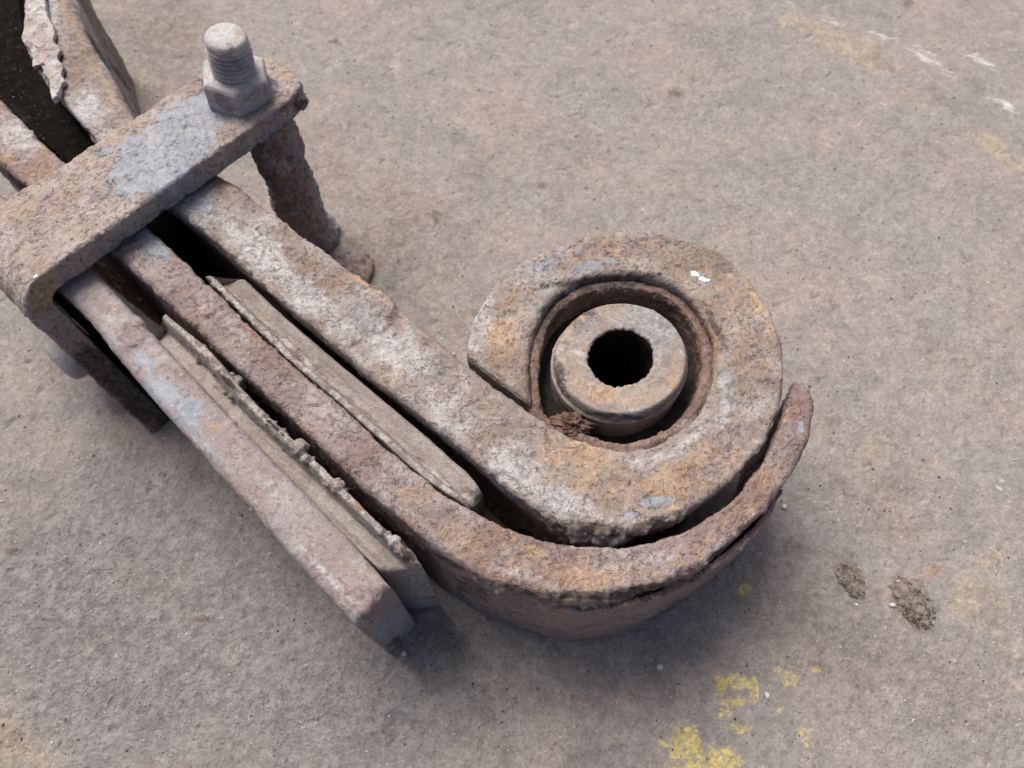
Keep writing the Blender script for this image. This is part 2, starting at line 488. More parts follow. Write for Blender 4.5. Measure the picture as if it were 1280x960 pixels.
def ground_material():
    n = NT('packed_dirty_concrete')
    big = n.noise(.022, 6, .6, 1, .3)
    mid = n.noise(.05, 8, .70, 12, .5)
    sm = n.noise(.26, 7, .74, 22, .3)
    fine = n.noise(1.0, 5, .75, 32)
    grain = n.ss(sm, .34, .66)
    c = n.mix(n.ss(big, .36, .64), (.262, .226, .200), (.240, .219, .202))
    c = n.mix(n.ss(mid, .46, .66, 0, .6), c, (.19, .179, .169))
    c = n.mix(n.ss(n.noise(.045, 9, .76, 44, .6), .52, .74, 0, .38), c, (.315, .265, .215))
    c = n.mix(n.ss(n.noise(.12, 9, .78, 66, .3), .53, .70, 0, .75), c, (.36, .322, .285))
    c = n.mix(n.ss(n.noise(.08, 9, .78, 88, .3), .54, .72, 0, .7), c, (.145, .117, .10))
    c = n.mix(n.mth('MULTIPLY', n.broken('tan', n.noise(.10, 9, .78, 3, .4), 2.2, .30, .95), .6), c, n.mix(grain, (.29, .22, .14), (.42, .34, .22)))
    c = n.mix(n.mth('MULTIPLY', n.broken('grey', n.noise(.06, 8, .74, 5), 1.4, .15, .95), .6), c, n.mix(grain, (.14, .136, .14), (.23, .222, .218)))
    c = n.mix(n.mth('MULTIPLY', n.broken('oil_shade', n.noise(.07, 9, .74, 8), 1.7, .15, 1.05), .6), c, n.mix(grain, (.055, .051, .05), (.125, .112, .105)))
    c = n.mix(n.mth('MULTIPLY', n.broken('umber_shade', n.noise(.035, 8, .74, 58), 1.6, .1, .95), .6), c, n.mix(grain, (.135, .108, .088), (.215, .18, .152)))
    c = n.mix(n.mth('MULTIPLY', n.broken('soil', n.noise(.22, 8, .76, 9), 2.2, .28, .85), .75), c, n.mix(grain, (.085, .062, .045), (.17, .13, .10)))
    c = n.mix(n.mth('MULTIPLY', n.broken('rustspot', n.noise(.2, 8, .76, 19), 1.9, .3, .8), .6), c, (.27, .165, .105))
    st = n.noise(.42, 8, .78, 6, 0, None, ((.25, 1.5, 1), 27))
    c = n.mix(n.mth('MULTIPLY', n.broken('scrape', st, 3.4, .52, 1.02), .75), c, (.60, .585, .57))
    c = n.scale_col(c, n.mth('MULTIPLY', n.ss(sm, .3, .7, .84, 1.15), n.ss(fine, .28, .72, .82, 1.19)))
    c = n.mix(n.mth('MULTIPLY', n.ss(n.noise(.8, 3, .6, 52), .665, .72), .8), c, (.065, .05, .042))
    c = n.mix(n.mth('MULTIPLY', n.ss(n.noise(.7, 3, .6, 72), .68, .73), .8), c, (.52, .475, .43))
    ym = n.broken('yellow', n.noise(.60, 10, .80, 17, .3), 3.0, .54, .88)
    yf = n.mth('MULTIPLY', ym, n.ss(n.noise(.9, 6, .75, 27), .40, .56, .15, .95))
    c = n.mix(yf, c, n.scale_col(n.mix(grain, (.45, .36, .11), (.58, .48, .19)), n.ss(fine, .3, .7, .8, 1.15)))
    # aggregate: grains of their own tone standing a little proud
    v1, k1 = n.vor(.95, 3); v2, k2 = n.vor(.42, 9)
    sp1 = n.t.nodes.new('ShaderNodeSeparateColor'); n.t.links.new(k1, sp1.inputs[0])
    sp2 = n.t.nodes.new('ShaderNodeSeparateColor'); n.t.links.new(k2, sp2.inputs[0])
    pres = n.ss(sp2.outputs[1], .55, .6)
    g1 = n.ss(v1, .45, .15); g2 = n.mth('MULTIPLY', n.ss(v2, .42, .12), pres)
    c = n.scale_col(c, n.mth('MULTIPLY_ADD', n.mth('MULTIPLY', n.mth('SUBTRACT', sp1.outputs[0], .5), g1), .42, 1.0))
    c = n.scale_col(c, n.mth('MULTIPLY_ADD', n.mth('MULTIPLY', n.mth('SUBTRACT', sp2.outputs[0], .5), g2), .40, 1.0))
    h = n.mth('ADD', n.mth('MULTIPLY', sm, 1.2), n.mth('MULTIPLY', fine, .5))
    h = n.mth('ADD', h, n.mth('ADD', n.mth('MULTIPLY', n.mth('MULTIPLY', g1, sp1.outputs[2]), .30), n.mth('MULTIPLY', g2, .30)))
    h = n.mth('MULTIPLY', h, n.mth('MULTIPLY_ADD', n.attr('grey'), .9, .55))
    b = n.bump(h, .85, .0011)
    return n.out(c, .88, b, .2)
M_GROUND = ground_material()

def plain(name, c1, c2, sc=1., rough=.85):
    n = NT(name)
    c = n.mix(n.ss(n.noise(sc, 4, .6), .35, .65), c1, c2)
    return n.out(c, rough, n.bump(n.noise(sc * 3, 3), .4, .0002), .25)
M_STONE = plain('pale_stone', (.42, .39, .36), (.62, .59, .55))
M_GRIT = plain('light_grit', (.40, .36, .32), (.60, .56, .52))
M_GRITD = plain('dark_grit', (.05, .042, .035), (.16, .13, .11))
M_SOIL = plain('dry_brown_soil', (.10, .08, .064), (.215, .18, .15), .5)
M_FIBRE = plain('dark_plant_fibre', (.04, .03, .02), (.12, .09, .055))

# ------------------------------------------------------------------ ground
def ground_height(xy):
    p = np.zeros(xy.shape[:-1] + (3,)); p[..., :2] = xy * 1000; p[..., 2] = 4.2
    h = 1.0 * fbm(p, .012, 3, .5, 3.) + .42 * fbm(p, .07, 4, .55, 8.) + (.16 + .26 * sst(.33, .05, xy[..., 1] + .4 * xy[..., 0] + .12)) * fbm(p, .40, 4, .65, 15.)
    pit = fbm(p, .16, 3, .55, 30.)
    h -= .8 * sst(.5, 1.0, pit)
    return h * MM * .8

def axis_coords(a, b, step, far):
    c = np.arange(a, b + step, step)
    g = []; d = step; x = 0.
    while x < far:
        d *= 1.16; x += d; g.append(x)
    g = np.array(g)
    return np.concatenate([a - g[::-1], c, c[-1] + g])
gx = axis_coords(-.215, .215, .00055, 3.0)
gy = axis_coords(-.015, .345, .00055, 3.0)
XX, YY = np.meshgrid(gx, gy)
GV = np.stack([XX, YY, ground_height(np.stack([XX, YY], -1))], -1)
inside = (GV[..., 0] > -.3) & (GV[..., 0] < .3) & (GV[..., 1] > -.1) & (GV[..., 1] < .45)
Gflat = GV.copy(); Gflat[..., 2] = 0
GF = {
 'yellow': [(918, 853, 28, 12, 10, 1.3), (942, 862, 8, 20, 0, 1.2), (902, 858, 9, 16, 0, 1.2), (916, 878, 28, 6, 0, 1.2), (922, 862, 3, 5, 0, 1.), (848, 925, 12, 26, -10, 1.), (866, 935, 16, 38, -12, 1.2), (900, 950, 36, 20, 5, 1.1), (842, 942, 8, 14, 0, 1.), (830, 928, 14, 10, 0, .8),
            (930, 738, 13, 11, 0, 1.), (985, 846, 26, 16, 30, .8), (1022, 838, 12, 9, 0, .8), (975, 888, 8, 6, 0, .9), (925, 910, 26, 10, 0, .8), (1005, 920, 14, 24, -20, .7), (906, 892, 16, 10, 0, .9), (875, 965, 60, 22, 0, 1.)],
 'scrape': [(1040, 25, 26, 6, 26, .7), (1100, 45, 30, 8, 27, .6), (1165, 80, 34, 8, 30, .8), (1225, 75, 34, 8, 28, .75), (1255, 130, 30, 7, 26, .85), (1105, 130, 10, 5, 40, .7), (990, 5, 16, 5, 30, .6), (1140, 60, 60, 26, 28, .45), (1250, 610, 8, 16, 20, .5)],
 'tan': [(1060, 55, 80, 26, 25, .75), (990, 30, 36, 18, 20, .6), (1140, 120, 46, 14, 28, .6), (1235, 180, 40, 14, 25, .7), (1270, 205, 20, 10, 20, .8), (1230, 740, 60, 90, 0, .55), (1260, 830, 40, 60, 0, .6), (20, 930, 60, 40, 0, .7), (40, 950, 90, 24, 0, .6),
         (1120, 560, 90, 60, 10, .4), (1010, 560, 50, 60, 0, .35), (985, 408, 12, 8, 0, .7), (200, 950, 60, 20, 0, .5), (1190, 470, 80, 60, 0, .35)],
 'grey': [(150, 780, 260, 240, 0, .8), (420, 880, 220, 120, 0, .75), (1190, 900, 120, 50, 0, .35), (1080, 800, 90, 40, 0, .3), (250, 640, 70, 110, -40, .5)],
 'umber_shade': [(490, 310, 130, 110, 30, .6), (560, 400, 90, 60, 0, .5), (200, 60, 90, 110, -20, .7), (420, 200, 120, 80, 0, .4), (1010, 730, 110, 90, 0, .6), (1080, 640, 160, 90, 0, .45), (1150, 820, 160, 90, 0, .5), (650, 200, 160, 60, -10, .3)],  # brown dirt, with some of the shade beside the spring painted in
 'oil_shade': [(830, 810, 110, 70, 10, .5), (760, 870, 190, 70, 0, .5), (900, 720, 80, 60, -20, .4), (610, 800, 110, 60, 10, .5), (250, 590, 32, 60, -40, .62), (830, 860, 24, 70, -14, .7), (690, 960, 200, 50, 0, .5), (950, 650, 40, 60, 40, .4)],  # oil stain that also paints the soft shadow under the spring
 'soil': [(1065, 722, 20, 34, -25, .9), (1062, 690, 10, 14, 0, .7), (1140, 755, 30, 42, -25, .9), (845, 118, 14, 10, 0, .7), (545, 272, 9, 14, 0, .75), (990, 682, 12, 14, 0, .6), (15, 685, 24, 12, -15, .7), (255, 775, 24, 8, 0, .6), (1135, 5, 10, 7, -20, .9), (420, 52, 10, 5, 0, .8), (678, 233, 7, 6, 0, .8), (1245, 700, 14, 26, -30, .5), (430, 160, 30, 16, 0, .4), (1240, 895, 20, 14, 0, .5)],
 'rustspot': [(1165, 715, 20, 9, -40, .75), (880, 838, 12, 12, 0, .6), (460, 335, 16, 30, -30, .6), (255, 445, 1, 1, 0, .1)],
}
gat = {}
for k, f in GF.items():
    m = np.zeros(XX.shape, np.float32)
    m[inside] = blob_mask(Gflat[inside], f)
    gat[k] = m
# a ring of worn paint: hollow middle
hole = np.zeros(XX.shape, np.float32)
hole[inside] = blob_mask(Gflat[inside], [(914, 863, 4, 5, 0, .6), (930, 866, 6, 6, 20, .9)])
gat['yellow'] = np.clip(gat['yellow'] - hole * .9, 0, 1)
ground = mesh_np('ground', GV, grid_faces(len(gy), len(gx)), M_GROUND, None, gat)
ground['kind'] = 'structure'
def gz(x, y): return float(ground_height(np.array([[x, y]]))[0])

# ------------------------------------------------------------------ leaf spring
c0 = U(560, 480, H)
ORG = np.array([c0[0], c0[1], 0.0])
spring = bpy.data.objects.new('leaf_spring', None)
spring.location = ORG; spring.empty_display_size = .03
col.objects.link(spring)
spring['label'] = 'rusty steel leaf spring end with rolled eye, bush and bolted clip lying on dirty ground'
spring['category'] = 'leaf spring'

# main leaf, rolled into the eye: left / outer edge and right / inner edge
main_pairs = [
 (38, -60, 78, -66), (30, -10, 88, -20), (27, 45, 108, 40), (48, 88, 136, 88), (84, 134, 160, 130), (117, 172, 186, 160), (170, 222, 235, 190), (225, 266, 286, 222), (277, 309, 345, 268), (337, 364, 410, 315),
 (404, 420, 473, 362), (470, 475, 528, 408), (533, 526, 583, 452), (593, 574, 632, 492), (643, 617, 672, 519), (695, 649, 712, 543), (745, 670, 752, 557), (800, 660, 789, 560), (858, 638, 823, 551),
 (912, 603, 853, 535), (952, 557, 876, 511), (976, 505, 890, 480), (981, 448, 894, 446), (968, 397, 888, 412), (942, 353, 872, 382), (902, 317, 846, 358), (852, 295, 812, 345), (797, 286, 773, 342), (742, 291, 735, 348), (690, 307, 703, 364), (645, 333, 680, 389), (611, 365, 667, 418), (590, 400, 661, 446), (583, 428, 661, 476), (582, 446, 664, 504)]
LF = {
 'pale': [(45, 30, 30, 70, 10, 1.3), (60, 95, 26, 30, 0, 1.1), (105, 135, 34, 30, 0, 1.), (105, 20, 4, 60, -28, .9), (128, 75, 4, 50, -30, .9), (330, 320, 60, 28, 40, 1.), (300, 300, 34, 22, 40, .9), (385, 372, 50, 24, 40, .9), (430, 410, 40, 24, 40, .7), (500, 440, 60, 34, 40, .9), (560, 510, 50, 34, 40, .7), (640, 585, 50, 40, 30, .8), (700, 625, 60, 22, 20, .9),
          (905, 490, 10, 60, 0, .8), (600, 400, 20, 60, 10, .8), (660, 340, 40, 24, -40, .6), (825, 572, 60, 8, -15, .8), (868, 545, 40, 7, -35, 1.), (690, 320, 50, 20, -25, .5), (915, 600, 40, 30, -40, .4)],
 'orange': [(760, 320, 160, 40, 0, .55), (900, 400, 70, 120, -20, .55), (880, 590, 100, 60, -35, .6), (760, 600, 90, 44, 10, .6), (630, 420, 50, 70, 0, .6), (330, 248, 70, 10, 40, .9), (455, 348, 60, 10, 38, 1.), (625, 420, 30, 36, 0, .9), (735, 567, 70, 22, 18, .9), (840, 592, 60, 22, -20, .8), (915, 400, 26, 50, -20, .6), (950, 385, 9, 50, -25, 1.), (840, 620, 40, 20, -20, .9), (560, 560, 60, 6, 40, .6), (92, 30, 8, 60, -28, .6), (135, 110, 10, 50, -32, .6), (690, 575, 24, 10, 10, .7), (420, 345, 20, 9, 30, .6)],
 'dark': [(748, 350, 90, 8, -5, .8), (690, 392, 8, 44, 25, .8), (745, 662, 64, 9, 6, 1.1), (895, 410, 7, 44, -25, .7), (820, 650, 40, 6, -20, .8), (940, 580, 8, 40, 35, .6), (120, 60, 3, 40, -32, .9), (150, 95, 3, 26, -35, .9)],
 'plum': [(300, 232, 34, 9, 35, .9), (770, 312, 90, 14, -3, .9), (905, 560, 50, 40, -40, .7), (945, 445, 20, 50, 0, .6), (452, 390, 36, 30, 0, .7), (770, 605, 60, 20, 0, .5), (700, 330, 30, 16, -30, .6), (880, 600, 40, 16, -25, .7)],
 'grey': [(250, 262, 36, 30, 40, .9), (452, 392, 36, 32, 0, .7), (700, 640, 40, 16, 25, .5), (560, 470, 40, 20, 40, .5), (910, 470, 14, 60, 0, .6), (730, 340, 60, 10, -10, .6)],
 'paint': [(248, 250, 26, 12, 40, .8), (690, 325, 50, 12, -28, .6), (820, 627, 26, 7, -5, .9), (790, 645, 20, 7, -15, .8), (870, 345, 50, 16, 25, .45), (735, 332, 50, 8, -8, .55), (770, 303, 40, 8, 0, .4)],
 'white': [(868, 342, 7, 4, 20, .85), (880, 349, 8, 3, 10, .85)],  # white chips and glints on the eye, painted as colour
}
def main_extra(G):
    px, py = P(G)
    p = G * 1000
    d = np.zeros(px.shape, np.float32)
    # broken corner under the eye
    m = blob_mask(G, [(735, 668, 80, 24, 8, 1.), (820, 655, 50, 12, -20, .7)])
    d -= m * (1.4 + 1.9 * fbm(p, .24, 5, .66, 3.)) * MM
    # rough crusted zones
    m = blob_mask(G, [(330, 330, 90, 40, 40, 1.), (650, 590, 60, 50, 30, 1.), (60, 60, 60, 90, 0, 1.)])
    d += m * .32 * fbm(p, .55, 3, .65, 7.) * MM
    return d
main_leaf = bar('main_leaf', main_pairs, H, 1, M_LEAF, spring, rA=[(0, 2.2), (.4, 1.8), (1, 1.6)], rB=[(0, 5.0), (.12, 4.5), (.30, 4.2), (.36, 2.0), (.42, 2.2), (1, 2.6)], res=.45, wres=.8,
    feats=LF, chips=[(452, 390, 38, .9, .25), (300, 240, 20, .5, .4), (960, 560, 20, .6, .3)], extra=main_extra, ends=(0, 1.4), amp=1.0, under=(5, 1),
    label='thick main leaf curling round into the eye')

# wrapper leaf under the eye
wrap_pairs = [
 (-60, 145, -25, 95), (-15, 190, 24, 147), (28, 228, 77, 198), (90, 275, 130, 240), (148, 322, 192, 290), (200, 370, 248, 343), (252, 418, 294, 388), (325, 486, 362, 453), (390, 549, 428, 508), (454, 609, 492, 566), (518, 664, 550, 612), (572, 702, 600, 643), (622, 725, 650, 666),
 (678, 739, 708, 679), (735, 744, 765, 683), (795, 736, 815, 676), (855, 714, 866, 658), (910, 680, 908, 630), (958, 636, 940, 596), (992, 590, 963, 560), (1013, 548, 978, 522), (1020, 512, 986, 495), (1016, 486, 993, 474)]
WF = {
 'pale': [(280, 400, 70, 24, 42, .5), (420, 520, 60, 24, 42, .6), (500, 585, 60, 16, 40, .65), (650, 715, 60, 12, 20, .6), (830, 695, 50, 10, -14, .7), (20, 170, 40, 30, 40, .8), (590, 650, 30, 10, 30, .5), (760, 710, 30, 10, 0, .5)],
 'orange': [(720, 715, 150, 26, 6, .6), (920, 655, 80, 24, -40, .55), (560, 660, 90, 24, 38, .4), (665, 690, 26, 12, 15, .7), (745, 715, 80, 12, 0, .75), (570, 665, 26, 18, 20, .45), (960, 590, 20, 40, 35, .55), (925, 640, 14, 12, 0, .7), (50, 190, 26, 14, 40, .55), (990, 520, 16, 30, 15, .5), (660, 770, 70, 12, 18, .6)],
 'plum': [(262, 372, 30, 22, 30, .8), (700, 700, 50, 14, 6, .6), (610, 690, 40, 16, 20, .45), (910, 660, 40, 14, -35, .5), (350, 470, 24, 12, 40, .45), (180, 310, 30, 18, 40, .3)],
 'dark': [(730, 744, 70, 6, 3, 1.), (640, 734, 50, 5, 18, .9), (800, 737, 50, 6, -8, .9), (560, 702, 40, 4, 30, .7), (900, 690, 40, 5, -30, .8), (590, 740, 60, 26, 25, .5), (500, 690, 40, 14, 40, .6), (850, 760, 70, 16, -20, .45)],
 'paint': [(1001, 534, 5, 10, 0, .9), (190, 305, 36, 14, 40, .7)],
 'grey': [(185, 310, 40, 24, 40, .8), (580, 760, 60, 24, 20, .4), (975, 560, 20, 40, 25, .5)],
}
def wrap_extra(G):
    m = blob_mask(G, [(735, 746, 120, 12, 2, 1.), (635, 735, 70, 10, 18, 1.), (865, 715, 90, 12, -22, 1.), (960, 650, 50, 10, -50, .8)])
    p = G * 1000
    return -m * (.5 + 1.0 * fbm(p, .25, 4, .65, 12.) + .8 * terrace(fbm(p, .12, 3, .6, 22.) * .5 + .5, 3.)) * MM
wrapper = bar('wrapper_leaf', wrap_pairs, H - .001, 2, M_WRAP, spring, rA=[(0, 2.4), (1, 2.2)], rB=[(0, 2.), (1, 1.2)], res=.45, wres=.6, feats=WF,
    chips=[(262, 372, 26, .5, .3), (720, 745, 40, .8, .4)], ends=(0, .8), amp=1.1, flake=1.1, under=(0, 3), extra=wrap_extra,
    label='outer wrapper leaf hugging the lower half of the eye')

# layer of scale splitting off the outside of the wrapper leaf
sc_out = [(640, 734), (690, 748), (735, 752), (795, 744), (850, 724), (905, 690), (950, 650), (985, 604)]
so = spline(U([a for a, _ in sc_out], [b for _, b in sc_out], H - .006), 330)
tang = np.gradient(so, axis=0); tang /= np.linalg.norm(tang, axis=1)[:, None]
outn = np.stack([tang[:, 1], -tang[:, 0], np.zeros(len(so))], 1)
fadeS = np.clip(np.minimum(np.linspace(0, 5, len(so)), np.linspace(5, 0, len(so))), 0, 1)[:, None]
drop = (fbm(so * 1000, .11, 5, .68, 3.) * 4.0 + 2.0)[:, None] * MM + (1 - fadeS) * .004
A = so + outn * (.0016 * fadeS + .0004); A[:, 2:] -= drop
B = so + outn * (.0004 * fadeS - .0004); B[:, 2:] -= drop
rust_scale = sweep('rust_scale', A, B, np.tile([0., 0, 1], (len(so), 1)), A[:, 2] - .002, .5, .4, 5, M_SLEEVE, spring, res=.3, wres=.6, amp=.8, flake=1.3,
      feats={'orange': [(700, 775, 50, 14, 8, .6)], 'dark': [(850, 760, 50, 18, -20, .6)]}, label='dark layer of rust scale peeling off outside of wrapper leaf')

# dust covered plates between the leaves
def prof_a(u, s):
    lip = 1 - sst(.16, .36, u)
    return 6.0 * (1 - lip) - 1.6 * sst(.45, 1., u) + 1.0 * lip
spacer_a = [(-10, 180, 8, 160), (150, 262, 190, 240), (253, 342, 300, 336), (300, 388, 350, 384), (354, 442, 404, 430), (408, 488, 467, 483), (468, 541, 530, 536), (532, 597, 582, 582), (586, 632, 602, 606)]
spacer_a = spacer_a[2:]
bar('spacer_plate', spacer_a, H - .0005, 3, M_DUST, spring, rA=.8, rB=2., res=.4, prof=prof_a, ends=(.6, 3.2), amp=.45, flake=.5,
    feats={'pale': [(280, 370, 60, 14, 44, 1.), (360, 438, 70, 11, 40, 1.), (450, 520, 70, 10, 41, .9), (540, 595, 60, 9, 40, .9), (585, 625, 18, 12, 40, .7)], 'orange': [(322, 398, 8, 4, 30, .5), (292, 358, 8, 4, 0, .5)]},
    extra=lambda G: (blob_mask(G, [(280, 370, 70, 12, 44, 1.), (360, 438, 80, 10, 40, .8)]) * .5 * fbm(G * 1000, .35, 4, .65, 2.) * MM), label='narrow dusty plate between main and wrapper leaf')

def prof_b(u, s):
    lip = sst(.62, .84, u)
    return 7.0 * (1 - lip) - 2.5 * (1 - sst(.0, .35, u)) + 1.2 * lip
def ex_b(G):
    m = blob_mask(G, [(290, 480, 60, 14, 44, 1.), (390, 570, 70, 14, 44, .9), (490, 670, 40, 12, 46, .5)])
    p = G * 1000
    return (m * (.28 * fbm(p, .25, 4, .65, 4.) - 2.2 * sst(.35, .6, fbm(p, .16, 3, .6, 14.)))) * MM
spacer_b = [(178, 418, 204, 388), (215, 462, 262, 438), (262, 512, 310, 494), (312, 562, 366, 548), (365, 612, 420, 600), (415, 655, 468, 648), (452, 690, 505, 682), (470, 708, 526, 704)]
bar('spacer_plate', spacer_b, H - .001, 4, M_DUST, spring, rA=2.2, rB=.8, res=.4, prof=prof_b, ends=(.6, 2.4), amp=.5, flake=.6, wres=.6,
    feats={'pale': [(250, 435, 60, 11, 47, 1.), (330, 525, 60, 12, 46, 1.), (420, 605, 70, 12, 42, 1.), (500, 680, 36, 14, 46, 1.)], 'orange': [(450, 630, 18, 10, 40, .7), (500, 690, 14, 9, 40, .5)],
           'dark': [(510, 695, 16, 9, 60, .8), (286, 478, 22, 4, 44, .9), (345, 535, 26, 4, 44, .7)], 'grey': [(520, 745, 44, 34, 45, 1.1), (540, 770, 30, 20, 45, 1.1)]},
    extra=ex_b, label='wider dusty plate with flaking crest beside bottom leaf')

# leaf behind the clip, its near-black colour paints the shade of the gap
bar('inner_leaf', [(-60, 85, 10, -110), (0, 130, 33, 40), (77, 200, 94, 150), (150, 262, 168, 216), (215, 322, 232, 276)], .044, 6, M_SHADELEAF, spring, rA=2, rB=2, res=.7, amp=1.,
    feats={'pale': [(10, 130, 60, 10, 45, .5)]}, label='greenish inner leaf darkened with shade in the gap behind the clip')

# bottom leaf
bottom_pairs = [(-80, 240, -45, 200), (-30, 285, 10, 250), (30, 328, 68, 296), (88, 376, 130, 352), (146, 446, 189, 416), (205, 516, 246, 476), (262, 580, 302, 535), (330, 657, 366, 601), (390, 724, 430, 667), (428, 766, 468, 711), (443, 780, 486, 731)]
BF = {
 'paint': [(205, 490, 34, 20, 46, 1.0), (235, 515, 24, 22, 46, .9), (180, 455, 24, 14, 46, .7), (120, 385, 20, 12, 46, .45), (510, 775, 26, 26, 45, 1.1), (480, 790, 20, 14, 45, .9), (260, 560, 34, 6, 48, .6)],
 'plum': [(448, 748, 26, 16, 40, 1.1), (165, 415, 22, 20, 30, .75), (320, 600, 50, 20, 46, .4), (470, 735, 14, 22, -50, .8), (380, 660, 40, 18, 46, .35)],
 'orange': [(130, 375, 26, 8, 30, .6), (270, 535, 10, 8, 0, .7), (480, 745, 6, 14, 30, .8), (100, 395, 8, 30, -30, .7), (400, 690, 30, 9, 46, .5)],
 'pale': [(345, 620, 70, 18, 46, .5), (410, 720, 60, 6, 47, .8), (480, 800, 40, 5, 40, .6), (240, 545, 60, 3, 48, .7)],
 'dark': [(495, 800, 16, 6, -30, .8), (455, 770, 18, 5, 35, .6)]}
bar('bottom_leaf', bottom_pairs, H - .0015, 7, M_BOT, spring, rA=3., rB=2.4, res=.45, ends=(0, 1.2), amp=.7, flake=.7, feats=BF, wres=.7,
    chips=[(450, 748, 20, .7, .2), (165, 415, 18, .8, .3)], label='short bottom leaf with blue grey paint and square cut end')

# ------------------------------------------------------------------ spring clip: plate over the leaves folded down at the left
ZT = H + .0092
TH = .0078
f0, f1 = U(376, 116, ZT), U(56, 340.5, ZT)
r0, r1 = U(300, 62, ZT), U(0, 249, ZT)
e = (f1 - f0); e /= np.linalg.norm(e)
wv = np.array([-e[1], e[0], 0])
if wv @ (r0 - f0) < 0: wv = -wv
Wd = float(np.mean([(r0 - f0) @ wv, (r1 - f1) @ wv]))
Lf = float((f1 - f0) @ e)
RB = .012
path = []
for s in np.arange(-.004, Lf, .00045): path.append((f0 + e * s, np.array([0, 0, 1.])))
cb = f0 + e * Lf - np.array([0, 0, RB])
for a in np.linspace(0, math.pi / 2, 32): path.append((cb + e * RB * math.sin(a) + np.array([0, 0, 1.]) * RB * math.cos(a), e * math.sin(a) + np.array([0, 0, 1.]) * math.cos(a)))
for z in np.arange(cb[2], -.0006, -.0006): path.append((np.array([cb[0], cb[1], z]) + e * RB, e.copy()))
A = np.array([p for p, _ in path]); NRM = np.array([q for _, q in path])
sa = np.concatenate([[0], np.cumsum(np.linalg.norm(np.diff(A, axis=0), axis=1))])
# rounded free end
rr = Wd / 2
dd = np.clip(rr * 1.0 - sa, 0, rr)
ins = rr - np.sqrt(np.maximum(rr ** 2 - dd ** 2, (rr * .12) ** 2))
Aa = A + wv * (ins * .35)[:, None]
Aa = Aa - wv * (.017 * np.clip((cb[2] - A[:, 2]) / cb[2], 0, 1))[:, None]
Bb = A + wv * (Wd - ins)[:, None]
# sections run from the rear edge to the front edge so that the surface faces outwards
CF = {
 'paint': [(205, 188, 84, 44, -34, 1.15), (255, 140, 64, 32, -34, 1.0), (215, 225, 40, 24, -34, 1.), (320, 120, 40, 24, -30, .7), (130, 190, 20, 8, -30, .6), (340, 145, 20, 6, -36, .7)],
 'orange': [(58, 366, 20, 30, 20, 1.6), (30, 262, 30, 14, -20, .6), (90, 300, 60, 30, -30, .3), (150, 200, 40, 8, -33, .5), (345, 80, 40, 14, 40, .6), (235, 160, 20, 6, -35, .8), (250, 200, 30, 8, -33, .5), (110, 330, 36, 8, -35, .6), (75, 240, 30, 16, -20, .35)],
 'plum': [(180, 255, 26, 5, -35, .9), (140, 225, 20, 14, 0, .35), (50, 270, 22, 12, -10, .5), (345, 138, 40, 7, -36, .9)],
 'pale': [(300, 135, 34, 20, -20, .7), (20, 340, 30, 30, 0, .6), (270, 100, 30, 14, -30, .5), (10, 290, 14, 26, 0, .7), (340, 75, 26, 20, 40, .5), (100, 260, 70, 30, -30, .35)],
 'grey': [(300, 195, 110, 10, -35, 1.), (180, 280, 100, 12, -36, .9), (100, 345, 40, 12, -36, .7)],
 'white': [(45, 345, 7, 3, -20, .6)],
 'dark': [(376, 130, 9, 9, 0, 1.2), (345, 142, 40, 6, -36, .5), (125, 465, 26, 44, -40, 1.1), (180, 500, 60, 26, 42, 1.2)]}  # dark blobs on the folded leg paint its shadow
clip = sweep('spring_clip', Bb, Aa, NRM, TH, 1.4, 1.2, 8, M_CLIP, spring, res=.45, wres=.5, ends=(1.5, 0), amp=1.0, flake=1.25, feats=CF,
    chips=[(188, 252, 20, .9, .2), (378, 128, 9, 1.2, .3), (130, 225, 26, .5, .3), (30, 265, 24, .6, .3), (215, 200, 55, .35, .25)],
    label='flat clip strap bolted across the leaves and bent down at left')

# bolt, nut, sleeve
ax_top = U(281, 44, ZT + .0215); ax_bot = U(299, 116, ZT)
axis = (ax_top - ax_bot) / np.linalg.norm(ax_top - ax_bot)
def frame(ax):
    x = np.cross(ax, [0, 1, 0]); x /= np.linalg.norm(x)
    return x, np.cross(ax, x)
def turned(name, base, ax, prof, n, seed, mat, parent, amp, flake, feats={}, rfun=None, label=None, extra=None):
    """prof = (radius mm, distance along the axis mm)"""
    x, y = frame(ax)
    a = np.linspace(0, 2 * math.pi, n, endpoint=False)
    G = np.empty((len(prof), n, 3))
    for i, (r, h) in enumerate(prof):
        rad = r * (rfun(a, h) if rfun else np.ones(n))
        G[i] = base + ax * h * MM + (x[None] * np.cos(a)[:, None] + y[None] * np.sin(a)[:, None]) * (rad * MM)[:, None]
    N = grid_normals(G, True)
    cen = G.mean(1, keepdims=True)
    if np.sum(N * (G - cen)) < 0: fl = True
    else: fl = False
    return finish(name, G, seed, mat, parent, amp, flake, feats, (), False, True, extra(G) if extra else None, label, flip=fl)
def fill_prof(pts, res):
    out = []
    for p, q in zip(pts[:-1], pts[1:]):
        k = max(1, int(math.hypot(q[0] - p[0], q[1] - p[1]) / res))
        for i in range(k): out.append((p[0] + (q[0] - p[0]) * i / k, p[1] + (q[1] - p[1]) * i / k))
    out.append(pts[-1]); return out
bp = [(5.6, 9.0)]
for i in range(0, 100): bp.append((6.1, 9.0 + i * .1))
bp += fill_prof([(6.1, 19.0), (6.25, 19.4), (6.2, 20.6), (5.7, 21.4), (4.9, 21.7), (2.2, 21.8), (.05, 21.9)], .3)
def thread(a, h):
    fade = np.clip((19.2 - h) / 1.0, 0, 1) * np.clip((h - 9.0) / .3, 0, 1)
    ph = (h / 1.7 + a / (2 * math.pi)) % 1.0
    return 1 + fade * .21 * (np.abs(ph * 2 - 1) ** .8 - .5)
